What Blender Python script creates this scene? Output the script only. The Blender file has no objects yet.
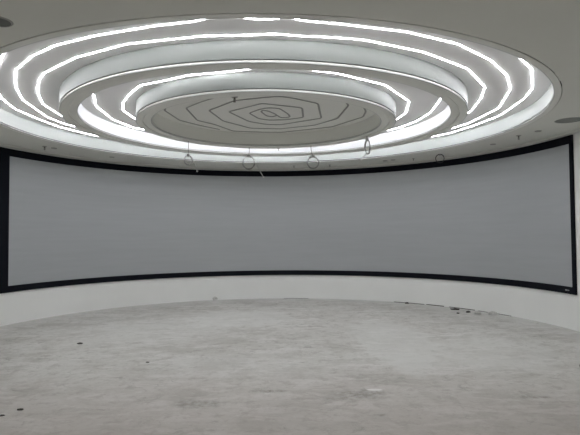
import bpy, bmesh, math, random
from mathutils import Vector, Matrix
random.seed(7)
C = bpy.context.scene.collection
CX, CY = -0.3176, 7.2434          # axis of the round room
ZC = 3.05                          # soffit height
ZR = 3.265                         # raised ceiling between the rings
ZD = 3.285                         # raised disc in the middle
RW = 4.70                          # curved wall radius
rad = math.radians
def pol(r, th):                    # th degrees from +y, clockwise to +x
    return (CX + r*math.sin(rad(th)), CY + r*math.cos(rad(th)))

# ------------------------------------------------------------------ materials
def mat(name, col, rough=0.6, spec=0.5, bump=None, var=None, metal=0.0, trans=0.0):
    m = bpy.data.materials.new(name); m.use_nodes = True
    nt = m.node_tree; b = nt.nodes['Principled BSDF']
    b.inputs['Base Color'].default_value = (*col, 1)
    b.inputs['Roughness'].default_value = rough
    b.inputs['Specular IOR Level'].default_value = spec
    b.inputs['Metallic'].default_value = metal
    tc = nt.nodes.new('ShaderNodeTexCoord')
    if var:
        sc, amt = var
        n = nt.nodes.new('ShaderNodeTexNoise'); n.inputs['Scale'].default_value = sc; n.inputs['Detail'].default_value = 5
        nt.links.new(tc.outputs['Object'], n.inputs['Vector'])
        r = nt.nodes.new('ShaderNodeMapRange')
        r.inputs[1].default_value = 0.3; r.inputs[2].default_value = 0.7
        r.inputs[3].default_value = 1-amt; r.inputs[4].default_value = 1+amt
        nt.links.new(n.outputs[0], r.inputs[0])
        v = nt.nodes.new('ShaderNodeVectorMath'); v.operation = 'SCALE'; v.inputs[0].default_value = col
        nt.links.new(r.outputs[0], v.inputs['Scale']); nt.links.new(v.outputs[0], b.inputs['Base Color'])
    if bump:
        sc, st = bump
        n = nt.nodes.new('ShaderNodeTexNoise'); n.inputs['Scale'].default_value = sc; n.inputs['Detail'].default_value = 3
        nt.links.new(tc.outputs['Object'], n.inputs['Vector'])
        bp = nt.nodes.new('ShaderNodeBump'); bp.inputs['Strength'].default_value = st; bp.inputs['Distance'].default_value = 0.01
        nt.links.new(n.outputs[0], bp.inputs['Height']); nt.links.new(bp.outputs[0], b.inputs['Normal'])
    return m
M = {}
M['ceiling'] = mat('matt_ceiling_paint', (.72, .72, .675), .8, .2, var=(1.5, .015))
M['recess'] = mat('recess_paint', (.90, .89, .89), .7, .2, var=(2.0, .02))
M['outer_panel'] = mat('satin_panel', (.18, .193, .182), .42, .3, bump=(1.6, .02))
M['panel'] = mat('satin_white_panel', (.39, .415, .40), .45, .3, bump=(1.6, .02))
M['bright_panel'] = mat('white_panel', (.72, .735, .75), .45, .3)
M['soffit'] = mat('soffit_paint', (.84, .84, .80), .6, .25)
M['bead'] = mat('bead_paint', (.56, .57, .56), .5, .3)
M['gap_pale'] = mat('pale_reveal', (.38, .38, .36), .8, .1)
M['gap'] = mat('shaded_reveal', (.04, .04, .04), .8, .1)  # near-black paint standing in for the shade inside the ring grooves
M['wall'] = mat('white_plaster', (.86, .87, .85), .8, .2, bump=(4, .15), var=(1.2, .02))
M['black'] = mat('black_velvet_frame', (.006, .007, .011), .85, .12)
M['cable'] = mat('grey_cable', (.30, .30, .285), .5)
M['wire_light'] = mat('pale_cable', (.62, .62, .60), .45)
M['wire_dark'] = mat('black_cable', (.03, .03, .03), .5)
M['tape'] = mat('unlit_tape', (.36, .36, .34), .6)
M['grille'] = mat('grey_grille', (.25, .26, .245), .7, .2, var=(160, .2))
M['lens'] = mat('dark_lens', (.09, .095, .085), .5)
M['rimgrey'] = mat('fitting_rim', (.36, .355, .33), .5)
M['brass'] = mat('sprinkler_metal', (.20, .19, .17), .4, metal=.6)
M['plate'] = mat('logo_plate', (.35, .36, .38), .4)
M['chunk'] = mat('dark_debris', (.06, .058, .05), .9, var=(30, .4))
M['plasterchunk'] = mat('pale_debris', (.56, .56, .54), .9, var=(30, .15))

# projection fabric: fine weave, very gentle sheen
def fabric():
    m = mat('grey_screen_fabric', (.40, .41, .43), .5, .3, metal=.25)
    nt = m.node_tree; b = nt.nodes['Principled BSDF']
    tc = nt.nodes.new('ShaderNodeTexCoord')
    mp = nt.nodes.new('ShaderNodeMapping'); mp.inputs['Scale'].default_value = (1, 1, 14)
    nt.links.new(tc.outputs['Object'], mp.inputs[0])
    n = nt.nodes.new('ShaderNodeTexNoise'); n.inputs['Scale'].default_value = 1.1; n.inputs['Detail'].default_value = 6
    nt.links.new(mp.outputs[0], n.inputs['Vector'])
    r = nt.nodes.new('ShaderNodeMapRange'); r.inputs[1].default_value = .3; r.inputs[2].default_value = .7
    r.inputs[3].default_value = .975; r.inputs[4].default_value = 1.025
    nt.links.new(n.outputs[0], r.inputs[0])
    v = nt.nodes.new('ShaderNodeVectorMath'); v.operation = 'SCALE'; v.inputs[0].default_value = (.42, .438, .45)
    nt.links.new(r.outputs[0], v.inputs['Scale']); nt.links.new(v.outputs[0], b.inputs['Base Color'])
    return m
M['fabric'] = fabric()

def led_mat():
    m = bpy.data.materials.new('led_emission'); m.use_nodes = True
    b = m.node_tree.nodes['Principled BSDF']
    b.inputs['Base Color'].default_value = (.9, .9, .9, 1)
    b.inputs['Emission Color'].default_value = (.97, .965, 1.0, 1)
    b.inputs['Emission Strength'].default_value = 40
    return m
M['led'] = led_mat()

# concrete floor
def floor_mat():
    m = bpy.data.materials.new('dusty_concrete'); m.use_nodes = True
    nt = m.node_tree; N = nt.nodes; L = nt.links; b = N['Principled BSDF']
    b.inputs['Roughness'].default_value = .75; b.inputs['Specular IOR Level'].default_value = .25
    tc = N.new('ShaderNodeTexCoord')
    def math_(op, a, c=None, clamp=False):
        n = N.new('ShaderNodeMath'); n.operation = op; n.use_clamp = clamp
        for i, v in enumerate((a, c)):
            if v is None: continue
            if isinstance(v, (int, float)): n.inputs[i].default_value = v
            else: L.new(v, n.inputs[i])
        return n.outputs[0]
    def noise(scale, detail=6, rough=.55, stretch=(1, 1, 1), dist=0, off=(0, 0, 0)):
        mp = N.new('ShaderNodeMapping'); mp.inputs['Scale'].default_value = stretch; mp.inputs['Location'].default_value = off
        L.new(tc.outputs['Object'], mp.inputs[0])
        n = N.new('ShaderNodeTexNoise'); n.inputs['Scale'].default_value = scale; n.inputs['Detail'].default_value = detail
        n.inputs['Roughness'].default_value = rough; n.inputs['Distortion'].default_value = dist
        L.new(mp.outputs[0], n.inputs['Vector']); return n.outputs[0]
    def rng(v, a, c, lo=0, hi=1):
        r = N.new('ShaderNodeMapRange'); r.inputs[1].default_value = a; r.inputs[2].default_value = c
        r.inputs[3].default_value = lo; r.inputs[4].default_value = hi; L.new(v, r.inputs[0]); return r.outputs[0]
    def mix(f, c1, c2):
        n = N.new('ShaderNodeMix'); n.data_type = 'RGBA'
        L.new(f, n.inputs[0])
        for i, v in ((6, c1), (7, c2)):
            if isinstance(v, tuple): n.inputs[i].default_value = (*v, 1)
            else: L.new(v, n.inputs[i])
        return n.outputs[2]
    sep = N.new('ShaderNodeSeparateXYZ'); L.new(tc.outputs['Object'], sep.inputs[0])
    X, Y = sep.outputs[0], sep.outputs[1]
    wob = noise(2.6, 5, .6, dist=.6)
    wob2 = noise(3.1, 5, .6, off=(7, 3, 0))
    def blob(cx, cy, rx, ry, soft=.25, wb=1.1):
        dx = math_('DIVIDE', math_('SUBTRACT', X, cx), rx); dy = math_('DIVIDE', math_('SUBTRACT', Y, cy), ry)
        d = math_('SQRT', math_('ADD', math_('MULTIPLY', dx, dx), math_('MULTIPLY', dy, dy)))
        d = math_('ADD', d, math_('MULTIPLY', math_('SUBTRACT', wob, .5), wb*2))
        return rng(d, 1-soft, 1+soft, 1, 0)
    big = noise(.45, 4, .5); mid = noise(1.7, 8, .62, dist=.4); fine = noise(14, 6, .7); streak = noise(3.2, 6, .65, stretch=(.5, 1.5, 1), dist=.8)
    col = mix(rng(big, .35, .65), (.49, .48, .45), (.56, .56, .53))
    col = mix(rng(mid, .48, .60, 0, .75), col, (.42, .41, .38))
    col = mix(rng(streak, .50, .62, 0, .7), col, (.63, .62, .60))
    col = mix(rng(noise(5.5, 8, .75, off=(3, 8, 0)), .52, .62, 0, .6), col, (.34, .325, .30))
    col = mix(rng(noise(9, 8, .8, off=(13, 2, 0), stretch=(.7, 1.4, 1)), .54, .66, 0, .45), col, (.72, .74, .71))
    col = mix(rng(noise(4, 9, .8, off=(23, 5, 0), dist=1.2), .57, .65, 0, .7), col, (.27, .275, .25))
    col = mix(rng(fine, .50, .70, 0, .4), col, (.31, .295, .275))
    # pinkish-brown trace towards the front of the room
    front = rng(math_('ADD', Y, math_('MULTIPLY', wob, 1.5)), 4.6, 6.8, .45, 0)
    col = mix(front, col, (.40, .355, .325))
    for (cx, cy, rx, ry, s, k) in ((1.45, 7.3, .55, 1.7, .12, .55), (-.9, 9.2, 1.0, .9, .12, .5), (-2.2, 8.0, 1.1, 1.2, .5, .4), (1.9, 6.0, .8, .5, .3, .3), (2.6, 6.5, .7, .9, .3, .35), (-.6, 5.9, .9, .5, .3, .25)):
        col = mix(math_('MULTIPLY', blob(cx, cy, rx, ry, s, .8), k), col, (.62, .625, .60))
    for (cx, cy, rx, ry, s, k) in ((.66, 4.76, .20, .12, .8, .9), (-.80, 4.55, .20, .10, .8, .9), (-.185, 4.9, .17, .03, .6, 1), (2.27, 4.67, .20, .04, .6, .9), (.73, 4.24, .07, .03, .5, .7),
                                   (-2.18, 7.12, .13, .05, .7, .6), (.84, 5.35, .3, .2, .9, .3)):
        col = mix(math_('MULTIPLY', math_('MULTIPLY', blob(cx, cy, rx, ry, s, 1.6), rng(fine, .35, .6)), k), col, (.25, .235, .21))
    # pale splash of plaster
    col = mix(math_('MULTIPLY', blob(.80, 4.92, .07, .03, .2, .6), .8), col, (.75, .75, .73))
    # white plaster dust along the foot of the curved wall
    ax = math_('SUBTRACT', X, CX); ay = math_('SUBTRACT', Y, CY)
    rr = math_('SQRT', math_('ADD', math_('MULTIPLY', ax, ax), math_('MULTIPLY', ay, ay)))
    dust = rng(math_('ADD', rr, math_('MULTIPLY', math_('SUBTRACT', wob2, .5), 1.2)), 4.1, 4.9, 0, .75)
    col = mix(dust, col, (.60, .605, .59))
    L.new(col, b.inputs['Base Color'])
    bp = N.new('ShaderNodeBump'); bp.inputs['Strength'].default_value = .6; bp.inputs['Distance'].default_value = .02
    L.new(math_('ADD', mid, math_('MULTIPLY', fine, .3)), bp.inputs['Height']); L.new(bp.outputs[0], b.inputs['Normal'])
    return m
M['floor'] = floor_mat()

# ------------------------------------------------------------------ helpers
def link(name, bm, m, parent=None, smooth=False, loc=None):
    me = bpy.data.meshes.new(name)
    bmesh.ops.recalc_face_normals(bm, faces=bm.faces)
    if loc: bmesh.ops.translate(bm, verts=bm.verts, vec=[-c for c in loc])
    bm.to_mesh(me); bm.free()
    me.materials.append(m)
    if smooth:
        for p in me.polygons: p.use_smooth = True
        me.set_sharp_from_angle(angle=rad(35))
    o = bpy.data.objects.new(name, me); C.objects.link(o)
    if loc: o.location = loc
    if parent: o.parent = parent
    return o
def tag(o, label=None, cat=None, group=None, kind=None):
    if label: o['label'] = label
    if cat: o['category'] = cat
    if group: o['group'] = group
    if kind: o['kind'] = kind
    return o
def empty(name, loc=(0, 0, 0)):
    o = bpy.data.objects.new(name, None); C.objects.link(o); o.location = loc; o.empty_display_size = .1
    return o
def lathe(bm, prof, a0=0, a1=360, n=256, cx=CX, cy=CY, closed=True):
    """revolve an (r, z) profile about a vertical axis, angles in degrees from +y"""
    full = abs(a1-a0) >= 360
    cols = []
    for i in range(n if full else n+1):
        th = rad(a0 + (a1-a0)*i/n)
        cols.append([bm.verts.new((cx + r*math.sin(th), cy + r*math.cos(th), z)) for r, z in prof])
    k = len(prof); m = len(cols)
    for i in range(m if full else m-1):
        A, B = cols[i], cols[(i+1) % m]
        for j in range(k if closed else k-1):
            bm.faces.new((A[j], A[(j+1) % k], B[(j+1) % k], B[j]))
    if closed and not full:
        bm.faces.new(cols[0]); bm.faces.new(cols[-1])
def annulus(bm, r0, r1, z, n=256):
    a = [bm.verts.new((*pol(r0, 360*i/n), z)) for i in range(n)]
    b = [bm.verts.new((*pol(r1, 360*i/n), z)) for i in range(n)]
    for i in range(n):
        j = (i+1) % n; bm.faces.new((a[i], a[j], b[j], b[i]))
def tube(bm, pts, r, n=8, closed=False, flat=1.0):
    pts = [Vector(p) for p in pts]; m = len(pts); rings = []
    prev = None
    for i, p in enumerate(pts):
        if closed: t = pts[(i+1) % m] - pts[i-1]
        else: t = pts[min(i+1, m-1)] - pts[max(i-1, 0)]
        t.normalize()
        up = Vector((0, 0, 1)) if abs(t.z) < .95 else (prev if prev else Vector((1, 0, 0)))
        s = t.cross(up).normalized(); u = s.cross(t).normalized(); prev = s
        # widen at corners so that the tube keeps its thickness
        rings.append([bm.verts.new(p + s*math.cos(2*math.pi*k/n)*r + u*math.sin(2*math.pi*k/n)*r*flat) for k in range(n)])
    for i in range(m if closed else m-1):
        A, B = rings[i], rings[(i+1) % m]
        for k in range(n): bm.faces.new((A[k], A[(k+1) % n], B[(k+1) % n], B[k]))
    if not closed: bm.faces.new(rings[0]); bm.faces.new(rings[-1])
def smooth_pts(pts, it=2):
    pts = [Vector(p) for p in pts]
    for _ in range(it):
        q = [pts[0]]
        for a, b in zip(pts, pts[1:]): q += [a*.75+b*.25, a*.25+b*.75]
        q.append(pts[-1]); pts = q
    return pts
def box(bm, x0, x1, y0, y1, z0, z1):
    v = [bm.verts.new((x, y, z)) for x in (x0, x1) for y in (y0, y1) for z in (z0, z1)]
    for f in ((0, 1, 3, 2), (4, 6, 7, 5), (0, 4, 5, 1), (2, 3, 7, 6), (0, 2, 6, 4), (1, 5, 7, 3)): bm.faces.new([v[i] for i in f])

# ------------------------------------------------------------------ the room
AL, AR = -80.0, 90.0
AF = -76.8                         # left end of the black frame, beyond the photo's edge
XL, XR = -6.2, CX + RW
YB = -2.6
xL, yL = pol(RW, AL)
bm = bmesh.new(); box(bm, XL-.2, XR+.6, YB-.2, 12.2, -.12, 0)
tag(link('floor', bm, M['floor']), kind='structure')

bm = bmesh.new(); lathe(bm, [(RW, 0), (RW, 3.2), (RW+.15, 3.2), (RW+.15, 0)], AL, AR, 160)
tag(link('wall_curved', bm, M['wall'], smooth=True), kind='structure')
bm = bmesh.new(); box(bm, XL-.15, xL+.03, yL, yL+.15, 0, 3.2)
tag(link('wall_front', bm, M['wall']), kind='structure')
bm = bmesh.new(); box(bm, XL-.15, XL, YB, yL, 0, 3.2)
tag(link('wall_left', bm, M['wall']), kind='structure')
bm = bmesh.new(); box(bm, XR, XR+.15, YB, CY, 0, 3.2)
tag(link('wall_right', bm, M['wall']), kind='structure')
bm = bmesh.new(); box(bm, XL-.15, XR+.15, YB-.15, YB, 0, 3.2)
tag(link('wall_back', bm, M['wall']), kind='structure')

# flat ceiling with the round opening; 14 mm above the trim ring
rA, rB, rC, rD, rE, rF = 3.742, 3.663, 2.737, 2.522, 1.822, 1.609
ZF = ZC + .006
bm = bmesh.new(); n = 256
inner = [bm.verts.new((*pol(rA+.009, 360*i/n), ZF)) for i in range(n)]
outer = []
for i in range(n):
    s, c = math.sin(rad(360*i/n)), math.cos(rad(360*i/n))
    t = min(((XR+.3-CX)/s if s > 1e-6 else 1e9), ((XL-.3-CX)/s if s < -1e-6 else 1e9), ((12.3-CY)/c if c > 1e-6 else 1e9), ((YB-.3-CY)/c if c < -1e-6 else 1e9))
    outer.append(bm.verts.new((CX+t*s, CY+t*c, ZF)))
for i in range(n):
    j = (i+1) % n; bm.faces.new((inner[i], inner[j], outer[j], outer[i]))
# square off the corners
r = bmesh.ops.extrude_face_region(bm, geom=bm.faces[:]); bmesh.ops.translate(bm, verts=[v for v in r['geom'] if isinstance(v, bmesh.types.BMVert)], vec=(0, 0, .10))
ceiling = tag(link('ceiling', bm, M['ceiling']), kind='structure')
bm = bmesh.new(); lathe(bm, [(rC-.05, ZR), (rB+.09, ZR), (rB+.09, ZR+.05), (rC-.05, ZR+.05)])
link('raised_ceiling', bm, M['recess'], ceiling)
bm = bmesh.new(); lathe(bm, [(rE-.05, ZR), (rD+.05, ZR), (rD+.05, ZR+.05), (rE-.05, ZR+.05)])
link('raised_ceiling', bm, M['recess'], ceiling)
bm = bmesh.new()
vs = [bm.verts.new((*pol(rF+.04, 360*i/n), ZD)) for i in range(n)]; f = bm.faces.new(vs)
r = bmesh.ops.extrude_face_region(bm, geom=[f]); bmesh.ops.translate(bm, verts=[v for v in r['geom'] if isinstance(v, bmesh.types.BMVert)], vec=(0, 0, .04))
link('raised_disc', bm, M['soffit'], ceiling)

# a shadow gap runs between the wall top and the ceiling: shallow cornice
bm = bmesh.new(); lathe(bm, [(RW-.035, ZC-.004), (RW-.035, ZF), (RW, ZF), (RW, ZC-.03)], AL, AR, 160)
tag(link('trim_2', bm, M['ceiling']), kind='structure')

# trim ring round the opening, with bead and inner upstand
def inner_edge(parent, r, zt, mp='panel'):
    bm = bmesh.new(); lathe(bm, [(r, ZC+.008), (r, ZC+.024), (r+.010, ZC+.030), (r+.03, ZC+.030), (r+.03, ZC+.002), (r+.006, ZC+.002)])
    link('inner_bead', bm, M['bead'], parent, True)
    bm = bmesh.new(); lathe(bm, [(r+.012, ZC+.040), (r+.012, zt), (r+.03, zt), (r+.03, ZC+.032), (r+.022, ZC+.032)])
    link('inner_panel', bm, M[mp], parent, True)
trim = empty('trim_1', (CX, CY, ZC)); tag(trim, kind='structure')
def ringpart(name, prof, m, parent):
    bm = bmesh.new(); lathe(bm, prof); o = link(name, bm, m, None, True)
    return o
def ring(root, ri, ro, ztop_in, ztop_out, outer=True, step=None, inner_panel='panel'):
    parts = []
    def P(name, prof, m):
        bm = bmesh.new(); lathe(bm, prof); bmesh.ops.translate(bm, verts=bm.verts, vec=(-root.location.x, -root.location.y, -root.location.z))
        parts.append(link(name, bm, m, root, True))
    # soffit: outer half lower, inner half stepped up 9 mm
    rm = step
    if step: P('soffit', [(ri+.012, ZC+.009), (rm-.006, ZC+.009), (rm-.006, ZC+.022), (rm+.006, ZC+.022), (rm+.006, ZC), (ro-.012, ZC), (ro-.012, ZC+.03), (ri+.012, ZC+.03)], M['soffit'])
    else: P('soffit', [(ri+.012, ZC+.002), (ro, ZC+.002), (ro, ZC+.012), (ri+.012, ZC+.012)], M['soffit'])
    b0 = ZC+(.009 if step else .002)
    P('inner_bead', [(ri+.012, b0), (ri+.003, b0+.002), (ri, b0+.008), (ri+.003, b0+.014), (ri+.014, b0+.015), (ri+.014, b0)], M['bead'])
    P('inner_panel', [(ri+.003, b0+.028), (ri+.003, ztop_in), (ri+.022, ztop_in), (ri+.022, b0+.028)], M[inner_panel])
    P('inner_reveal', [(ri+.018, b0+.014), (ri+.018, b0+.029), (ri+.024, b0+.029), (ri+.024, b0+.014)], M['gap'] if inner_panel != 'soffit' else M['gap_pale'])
    if outer:
        P('outer_bead', [(ro-.012, ZC), (ro-.003, ZC+.002), (ro, ZC+.010), (ro-.003, ZC+.015), (ro-.014, ZC+.016), (ro-.014, ZC)], M['bead'])
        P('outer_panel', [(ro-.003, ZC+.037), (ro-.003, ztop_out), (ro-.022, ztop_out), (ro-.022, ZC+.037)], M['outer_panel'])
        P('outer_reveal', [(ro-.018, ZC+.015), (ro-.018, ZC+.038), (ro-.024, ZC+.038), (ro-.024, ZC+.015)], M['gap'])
    return root
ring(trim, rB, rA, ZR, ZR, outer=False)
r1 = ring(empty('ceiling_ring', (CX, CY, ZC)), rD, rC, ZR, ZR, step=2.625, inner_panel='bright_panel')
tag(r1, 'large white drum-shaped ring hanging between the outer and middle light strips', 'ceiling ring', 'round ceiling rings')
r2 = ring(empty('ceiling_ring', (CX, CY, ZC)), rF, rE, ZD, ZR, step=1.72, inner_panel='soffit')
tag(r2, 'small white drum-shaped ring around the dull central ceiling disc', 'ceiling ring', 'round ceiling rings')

# ------------------------------------------------------------------ LED strips (r, angle) about the room axis
S = {
 'a': [(3.43,-134),(3.45,-118),(3.46,-104),(3.49,-95),(3.47,-85),(3.50,-76),(3.48,-68),(3.50,-58),(3.47,-42),(3.49,-25),(3.46,-8),(3.48,8),(3.47,24),(3.5,38),(3.49,52),(3.52,64),(3.48,74),(3.49,85),(3.46,91),(3.47,101),(3.48,109),(3.47,122),(3.45,129.5),(3.56,136),(3.57,152),(3.57,166),(3.57,180),(3.57,-166),(3.57,-150),(3.56,-142)],
 'b': [(3.165,-171.5),(3.155,-165),(3.17,-154),(3.21,-145),(3.22,-137),(3.23,-127),(3.20,-119),(3.20,-114),(3.22,-104),(3.27,-87),(3.28,-79),(3.24,-68),(3.27,-50),(3.25,-30),(3.28,-10),(3.26,10),(3.28,30),(3.25,48),(3.30,63),(3.29,76),(3.28,93),(3.23,110),(3.21,121),(3.20,132),(3.21,144),(3.185,155),(3.15,166),(3.165,172.4),(3.225,174.5),(3.17,176.6),(3.17,179.6),(3.225,-178),(3.225,-174.5)],
 'c': [(3.04,-86),(3.02,-101),(2.98,-112),(2.97,-122),(2.97,-128),(2.92,-142),(2.90,-156),(2.86,-171),(2.84,-180),(2.87,176),(2.84,171),(2.86,166),(2.89,160),(2.89,146),(2.88,139),(2.92,130),(2.94,114),(2.91,104),(2.94,91),(2.96,84),(2.95,66),(2.93,44),(2.95,22),(2.92,0),(2.96,-22),(2.93,-44),(2.96,-66)],
 'd': [(2.34,-114),(2.35,-101),(2.39,-81),(2.42,-67),(2.37,-48),(2.39,-28),(2.36,-8),(2.38,12),(2.36,32),(2.40,50),(2.41,62),(2.40,74),(2.38,88),(2.39,104),(2.46,114),(2.45,142),(2.46,162),(2.45,180),(2.46,-160),(2.45,-140),(2.45,-124)],
 'e': [(2.04,-81),(2.03,-96),(1.98,-107),(1.95,-119),(1.98,-134),(1.89,-146),(1.905,-155),(1.875,-171),(1.95,-179),(1.96,168),(1.955,155),(1.93,150),(1.96,132),(2.00,106),(2.02,88),(2.03,77),(1.99,55),(2.01,30),(1.98,5),(2.01,-20),(1.99,-42),(2.02,-62)],
}
lab = {'a': 'outermost glowing white light strip, close inside the rim of the round opening',
       'b': 'second glowing light strip from the rim, running between two others of the outer recess',
       'c': 'glowing light strip nearest the outside of the large hanging ring',
       'd': 'glowing light strip just inside the wall of the large hanging ring',
       'e': 'innermost glowing light strip, around the small ring'}
def round_corner(P, d=.035):
    out = []; n = len(P)
    for i in range(n):
        a, b, c = P[i-1], P[i], P[(i+1) % n]
        d1 = min(d, (a-b).length*.3); d2 = min(d, (c-b).length*.3)
        p = b+(a-b).normalized()*d1; q = b+(c-b).normalized()*d2
        out += [p, (p+q)*.25+b*.5, q]
    return out
def strip(bm, P, w, h):
    # flat tape stuck to the raised ceiling, its face slightly domed downwards
    prof = [(-w, 0), (-w, -h*.3), (-w*.6, -h), (w*.6, -h), (w, -h*.3), (w, 0)]
    n = len(P); R = []
    for i in range(n):
        t = (P[(i+1) % n]-P[i-1]).normalized(); s = Vector((t.y, -t.x, 0))
        R.append([bm.verts.new(P[i]+s*a+Vector((0, 0, b))) for a, b in prof])
    for i in range(n):
        A, B = R[i], R[(i+1) % n]
        for k in range(6): bm.faces.new((A[k], A[(k+1) % 6], B[(k+1) % 6], B[k]))
for k, v in S.items():
    P = [Vector((*pol(r, a), ZR)) for r, a in v]
    P = round_corner(P)
    bm = bmesh.new(); strip(bm, P, .0048, .0056)
    o = link('led_strip', bm, M['led'], None, True, loc=(CX, CY, ZR))
    tag(o, lab[k], 'light strip', 'light strips of the round ceiling')

# unlit tape laid in a spiral on the centre disc
sp = [(.14,.24),(.06,.33),(-.02,.28),(-.09,.02),(-.07,-.08),(.01,-.03),(.1,.13),(.18,.38),(.26,.40),(.33,.34),(.3,.16),(.18,-.17),(.02,-.21),(-.10,-.13),(-.27,.09),(-.15,.45),(.01,.56),(.25,.54),(.53,.39),(.5,-.19),(.19,-.34),(-.05,-.45),(-.56,0),(-.32,.63),(-.06,.85),(.17,.89),(.81,.45),(.71,-.42),(.36,-.71),
      (.18,-.80),(-.01,-.74),(-.40,-.61),(-.83,-.08),(-.72,.58),(-.33,1.14),(.16,1.21),(.73,.94),(1.06,.48),(1.14,-.31),(.98,-.78),(.5,-1.02),(0,-1.08),(-.5,-.9),(-.88,-.53),(-1.13,-.23),(-1.11,.53),(-.87,.86),(-.65,1.36),(-.15,1.47),(.20,1.49),(1.02,1.08),(1.44,.38),(1.43,.04),(1.2,-.85),(.4,-1.38),(-.5,-1.36),(-1.2,-.85),(-1.46,-.11),(-1.38,.52),(-1.13,.90),(-.86,1.22)]
P = [Vector((CX+x, CY+y, ZD-.006)) for x, y in sp]
Q = [P[0]]
for a, b, c in zip(P, P[1:], P[2:]):
    d1 = min(.05, (a-b).length*.35); d2 = min(.05, (c-b).length*.35)
    p = b+(a-b).normalized()*d1; q = b+(c-b).normalized()*d2; Q += [p, (p+q)*.25+b*.5, q]
Q.append(P[-1])
bm = bmesh.new(); tube(bm, Q, .014, 6, flat=.4)
tag(link('unlit_light_strip', bm, M['tape'], None, True, loc=(CX, CY, ZD-.006)), 'dark unlit strip wound in an angular spiral on the central ceiling disc', 'light strip')

# ------------------------------------------------------------------ projection screen
z0, z1, z2, z3 = .550, .660, 2.876, 3.003
scr = empty('projection_screen', (*pol(RW, 5), z0))
tag(scr, 'long curved grey projection screen in a black frame on the round wall', 'projection screen')
def sp_(name, bm, m, smooth=True):
    bmesh.ops.translate(bm, verts=bm.verts, vec=-Vector(scr.location)); return link(name, bm, m, scr, smooth)
A0, A1, A2 = -73.1, 83.4, 84.3
RF = 4.672
bm = bmesh.new(); lathe(bm, [(RF+.012, z1-.01), (RF+.012, z2+.01), (RF+.018, z2+.01), (RF+.018, z1-.01)], A0-.2, A1+.2, 160); sp_('screen_fabric', bm, M['fabric'])
bm = bmesh.new(); lathe(bm, [(RF, z2), (RF, z3), (RW-.001, z3), (RW-.001, z2)], AF, A2, 160); sp_('top_frame', bm, M['black'])
bm = bmesh.new(); lathe(bm, [(RF, z0), (RF, z1), (RW-.001, z1), (RW-.001, z0)], AF, A2, 160); sp_('bottom_frame', bm, M['black'])
bm = bmesh.new(); lathe(bm, [(RF, z1), (RF, z2), (RW-.001, z2), (RW-.001, z1)], A1, A2, 4); sp_('side_frame', bm, M['black'])
bm = bmesh.new(); lathe(bm, [(RF, z1), (RF, z2), (RW-.001, z2), (RW-.001, z1)], AF, A0, 6); sp_('side_frame', bm, M['black'])
# small maker's plate on the lower right of the frame
bm = bmesh.new(); lathe(bm, [(RF-.003, .595), (RF-.003, .612), (RF, .612), (RF, .595)], 81.4, 82.0, 3)
lathe(bm, [(RF-.003, .597), (RF-.003, .610), (RF, .610), (RF, .597)], 82.1, 82.5, 2)
o = sp_('logo', bm, M['plate']); o['label'] = 'small pale mark on the black frame'

# ------------------------------------------------------------------ ceiling fittings
def cyl(bm, x, y, za, zb, r, n=24, r2=None):
    r2 = r if r2 is None else r2
    a = [bm.verts.new((x+r*math.cos(2*math.pi*i/n), y+r*math.sin(2*math.pi*i/n), za)) for i in range(n)]
    b = [bm.verts.new((x+r2*math.cos(2*math.pi*i/n), y+r2*math.sin(2*math.pi*i/n), zb)) for i in range(n)]
    for i in range(n): bm.faces.new((a[i], a[(i+1) % n], b[(i+1) % n], b[i]))
    bm.faces.new(a); bm.faces.new(b)
def round_fitting(name, x, y, z, r, lens, label, cat, group=None, rim='rimgrey', drop=.006):
    t = tag(empty(name, (x, y, z)), label, cat, group)
    bm = bmesh.new(); lathe(bm, [(r*.84, 0), (r*.84, -drop), (r*.88, -drop-.002), (r*.97, -drop*.6), (r, 0)], n=40, cx=0, cy=0)
    link('rim', bm, M[rim], t, True)
    bm = bmesh.new(); cyl(bm, 0, 0, 0, -drop*.55, r*.85, 40); link('cover', bm, M[lens], t)
    return t
round_fitting('downlight', -2.10, 3.60, ZF, .10, 'lens', 'dark round downlight in the ceiling at the upper left edge of the photo', 'downlight')
round_fitting('ceiling_speaker', 3.885, 6.96, ZF, .185, 'grille', 'large round grey flush speaker in the ceiling near the right wall', 'speaker', drop=.003, rim='grille')
dl = [(-4.155, 8.87, 'small round ceiling fitting above the left end of the screen, beside a sprinkler'),
      (-3.508, 9.93, 'small round ceiling fitting above the screen, second from the left end'),
      (3.564, 8.797, 'small round ceiling fitting above the right part of the screen, left of the sprinkler'),
      (3.805, 7.68, 'small round ceiling fitting between the sprinkler and the large speaker on the right'),
      (2.031, 10.70, 'left one of two close small ceiling fittings near the black wire loop'),
      (2.174, 10.57, 'right one of two close small ceiling fittings near the black wire loop')]
for x, y, l in dl:
    round_fitting('ceiling_fitting', x, y, ZF, .05, 'rimgrey', l, 'ceiling fitting', 'small round ceiling fittings', drop=.008)
def sprinkler(x, y, z, label, s=1.0):
    t = tag(empty('sprinkler', (x, y, z)), label, 'sprinkler', 'ceiling sprinklers')
    bm = bmesh.new(); cyl(bm, 0, 0, 0, -.008*s, .038*s, 24, .030*s); link('escutcheon', bm, M['rimgrey'], t)
    bm = bmesh.new(); cyl(bm, 0, 0, -.008*s, -.03*s, .011*s, 12); cyl(bm, 0, 0, -.03*s, -.055*s, .004*s, 8)
    for sx in (-1, 1): tube(bm, [(sx*.009*s, 0, -.028*s), (sx*.014*s, 0, -.042*s), (sx*.003*s, 0, -.057*s)], .0025*s, 6)
    link('body', bm, M['brass'], t)
    bm = bmesh.new(); cyl(bm, 0, 0, -.055*s, -.058*s, .015*s, 16); link('deflector', bm, M['brass'], t)
sprinkler(-4.235, 8.69, ZF, 'dark ceiling sprinkler above the left end of the screen', 1.1)
sprinkler(3.665, 8.03, ZF, 'dark ceiling sprinkler above the right end of the screen', 1.1)
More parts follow.
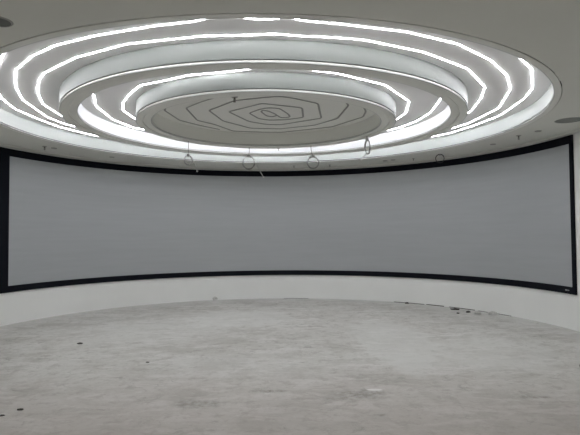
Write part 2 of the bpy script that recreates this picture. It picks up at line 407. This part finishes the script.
sprinkler(.099, 11.40, ZF, 'tiny sprinkler on the ceiling left of the third hanging cable coil', .8)
sprinkler(.90, 11.27, ZF, 'tiny sprinkler on the ceiling right of the third hanging cable coil', .8)
sprinkler(2.561, 10.40, ZF, 'tiny sprinkler on the ceiling left of the black wire loop', .8)
sprinkler(CX-.39, CY-.76, ZD, 'sprinkler hanging at the near edge of the central ceiling disc', 1.15)
sprinkler(CX+.12, CY+1.765, ZC, 'tiny sprinkler under the far side of the small ring', .8)

# ------------------------------------------------------------------ cable coils
def coil(x, y, z, drop, rx, rz, turn, tail, label, m='cable', strands=3, lean=0., th=.008, group='cable coils hanging from the small ring', upper='cable', extra=None):
    t = tag(empty('cable_coil', (x, y, z)), label, 'cable coil', group)
    ct, st = math.cos(rad(turn)), math.sin(rad(turn))
    bm = bmesh.new(); tube(bm, smooth_pts([(0, 0, .0), (.004, 0, -drop*.4), (lean*.6, 0, -drop*.8), (lean, 0, -drop)]), th*1.1, 6); link('drop_cable', bm, M[upper], t, True)
    bm = bmesh.new()
    for k in range(strands):
        ph = random.uniform(0, 6.28); j = random.uniform(-.012, .012); e = 1+random.uniform(-.09, .09)
        pts = []
        for i in range(28):
            a = 2*math.pi*i/28; u = math.sin(a)*rx*e; w = math.cos(a)*rz*(2-e)
            d = .008*math.sin(a*2+ph)+j
            pts.append((lean+u*ct-d*st, u*st+d*ct, -drop-rz+w))
        tube(bm, pts, th, 6, closed=True)
    link('loop', bm, M[m], t, True)
    bm = bmesh.new()                                     # turns of cable binding the top of the loop
    for k in range(3):
        tube(bm, [(lean+(.020-.003*k)*math.cos(2*math.pi*i/10), (.020-.003*k)*math.sin(2*math.pi*i/10), -drop+.016-.012*k) for i in range(10)], th*1.2, 6, closed=True)
    link('binding', bm, M['cable'], t, True)
    if tail:
        bm = bmesh.new(); tube(bm, smooth_pts([(lean+a, 0, -drop+b) for a, b in tail]), th, 6)
        e = tail[-1]; cyl(bm, lean+e[0], 0, -drop+e[1]+.012, -drop+e[1]-.012, .014, 8)
        link('tail', bm, M['wire_light'], t, True)
    if extra:
        bm = bmesh.new(); tube(bm, smooth_pts([(lean+a, 0, -drop+b) for a, b in extra]), th*.55, 6); link('loose_wire', bm, M['wire_light'], t, True)
    return t
coil(-1.67, 8.30, ZC, .235, .070, .075, 15, [(.01, -.01), (.07, -.06), (.11, -.15), (.145, -.26)], 'leftmost of the four hanging cable coils, small loop on a straight drop wire', extra=[(0, 0), (-.06, .03), (-.16, .09)])
coil(-.715, 8.92, ZC, .160, .105, .112, 0, [(.05, -.02), (.13, -.10), (.18, -.23), (.26, -.37)], 'second hanging cable coil from the left, round loop with a long slanting tail', lean=-.01, th=.008)
coil(.375, 8.81, ZC, .190, .098, .105, 5, None, 'third hanging cable coil from the left, round loop with no long tail', lean=.035, th=.0085, extra=[(-.03, .07), (-.09, .10), (-.10, .02), (-.06, -.05)])
coil(1.23, 7.98, ZC, .060, .055, .11, 35, [(-.01, -.21), (-.05, -.25), (-.10, -.31)], 'rightmost of the four hanging cable coils, narrow loop seen nearly edge on', lean=.005)
coil(2.946, 9.85, ZF, .01, .085, .08, 0, None, 'small black wire loop hanging from the ceiling above the right half of the screen', m='wire_dark', strands=1, group='', upper='wire_dark', th=.009)

# ------------------------------------------------------------------ debris on the floor
def chunk(name, x, y, sx, sy, sz, m, label, cat='debris', group=None):
    bm = bmesh.new(); bmesh.ops.create_icosphere(bm, subdivisions=2, radius=1)
    for v in bm.verts:
        k = 1+random.uniform(-.28, .28); v.co = Vector((v.co.x*sx*k, v.co.y*sy*k, max(0, v.co.z*sz*k+sz*.5)))
    o = link(name, bm, M[m], None); o.location = (x, y, 0); o.rotation_euler.z = random.uniform(-.3, .3)
    tag(o, label, cat, group); return o
G = 'rubble at the foot of the wall'
chunk('debris_chunk', 2.50, 10.90, .045, .03, .020, 'chunk', 'dark scrap at the wall foot, leftmost of the dark scraps on the right side', group=G)
chunk('debris_chunk', 3.22, 9.96, .085, .03, .022, 'chunk', 'widest dark scrap at the foot of the right part of the wall', group=G)
chunk('debris_chunk', 3.13, 9.50, .03, .02, .014, 'chunk', 'tiny dark crumb lying away from the wall, below the widest dark scrap', group=G)
chunk('debris_chunk', 3.37, 9.63, .05, .03, .020, 'chunk', 'dark scrap at the wall foot, to the right of the widest scrap', group=G)
chunk('plaster_lump', 3.70, 9.33, .08, .05, .04, 'plasterchunk', 'pale plaster lump at the foot of the right part of the wall', group=G)
chunk('plaster_lump', 3.47, 9.42, .06, .04, .04, 'plasterchunk', 'small pale lump at the wall foot between a dark scrap and the larger pale lump', group=G)
chunk('plaster_lump', -1.74, 11.68, .06, .05, .055, 'plasterchunk', 'small grey heap at the wall foot, left of the centre of the screen', group=G)
chunk('debris_chunk', 3.25, 5.69, .035, .03, .035, 'chunk', 'black scrap on the floor at the right edge of the photo')
F = 'dark specks scattered on the floor'
for x, y, s, l in ((-2.347, 4.42, .018, 'black speck on the floor at the lower left'), (-1.697, 6.026, .014, 'small dark speck on the floor left of the middle'),
                   (-2.932, 7.076, .028, 'thin dark speck on the floor toward the left wall'), (-2.42, 4.28, .014, 'black speck at the very lower left edge of the floor')):
    chunk('floor_speck', x, y, s*1.5, s*.8, s*.5, 'chunk', l, 'debris', F)
# dark joint left open between wall and floor on the right
for i, (a0, a1, h) in enumerate(((33.5, 42, .010), (42.6, 47.5, .014), (49, 56, .012), (57, 66, .007), (2, 9, .006))):
    bm = bmesh.new(); lathe(bm, [(RW-.006, 0), (RW-.006, h), (RW+.001, h), (RW+.001, 0)], a0, a1, 24)
    tag(link('trim_%d' % (3+i), bm, M['chunk']), kind='structure')

# ------------------------------------------------------------------ unseen fill lights added behind the camera to brighten the floor
for x, y in ((-2.6, -.6), (.2, -1.0), (3.0, -.6)):
    ld = bpy.data.lights.new('floor_fill_light', 'AREA'); ld.shape = 'DISK'; ld.size = .22; ld.energy = 10; ld.color = (1, .99, .95)
    lo = bpy.data.objects.new('floor_fill_light', ld); C.objects.link(lo); lo.location = (x, y, ZC-.01)
# ------------------------------------------------------------------ camera and view
cam = bpy.data.cameras.new('camera'); co = bpy.data.objects.new('camera', cam); C.objects.link(co)
cam.sensor_fit = 'HORIZONTAL'; cam.sensor_width = 36; cam.lens = 505.0854/580*36; cam.clip_start = .05
Rm = Matrix.Rotation(math.pi/2+.0337, 4, 'X') @ Matrix.Rotation(-.0072, 4, 'Z')
co.matrix_world = Matrix.Translation((0, 0, 1.5)) @ Rm
sc = bpy.context.scene; sc.camera = co
w = bpy.data.worlds.new('world'); sc.world = w; w.use_nodes = True
w.node_tree.nodes['Background'].inputs[0].default_value = (.5, .5, .5, 1)
w.node_tree.nodes['Background'].inputs[1].default_value = .01
sc.view_settings.view_transform = 'Standard'; sc.view_settings.look = 'None'
sc.view_settings.gamma = 1; sc.view_settings.use_curve_mapping = False
sc.view_settings.exposure = 0.07
sc.cycles.diffuse_bounces = 8; sc.cycles.max_bounces = 12
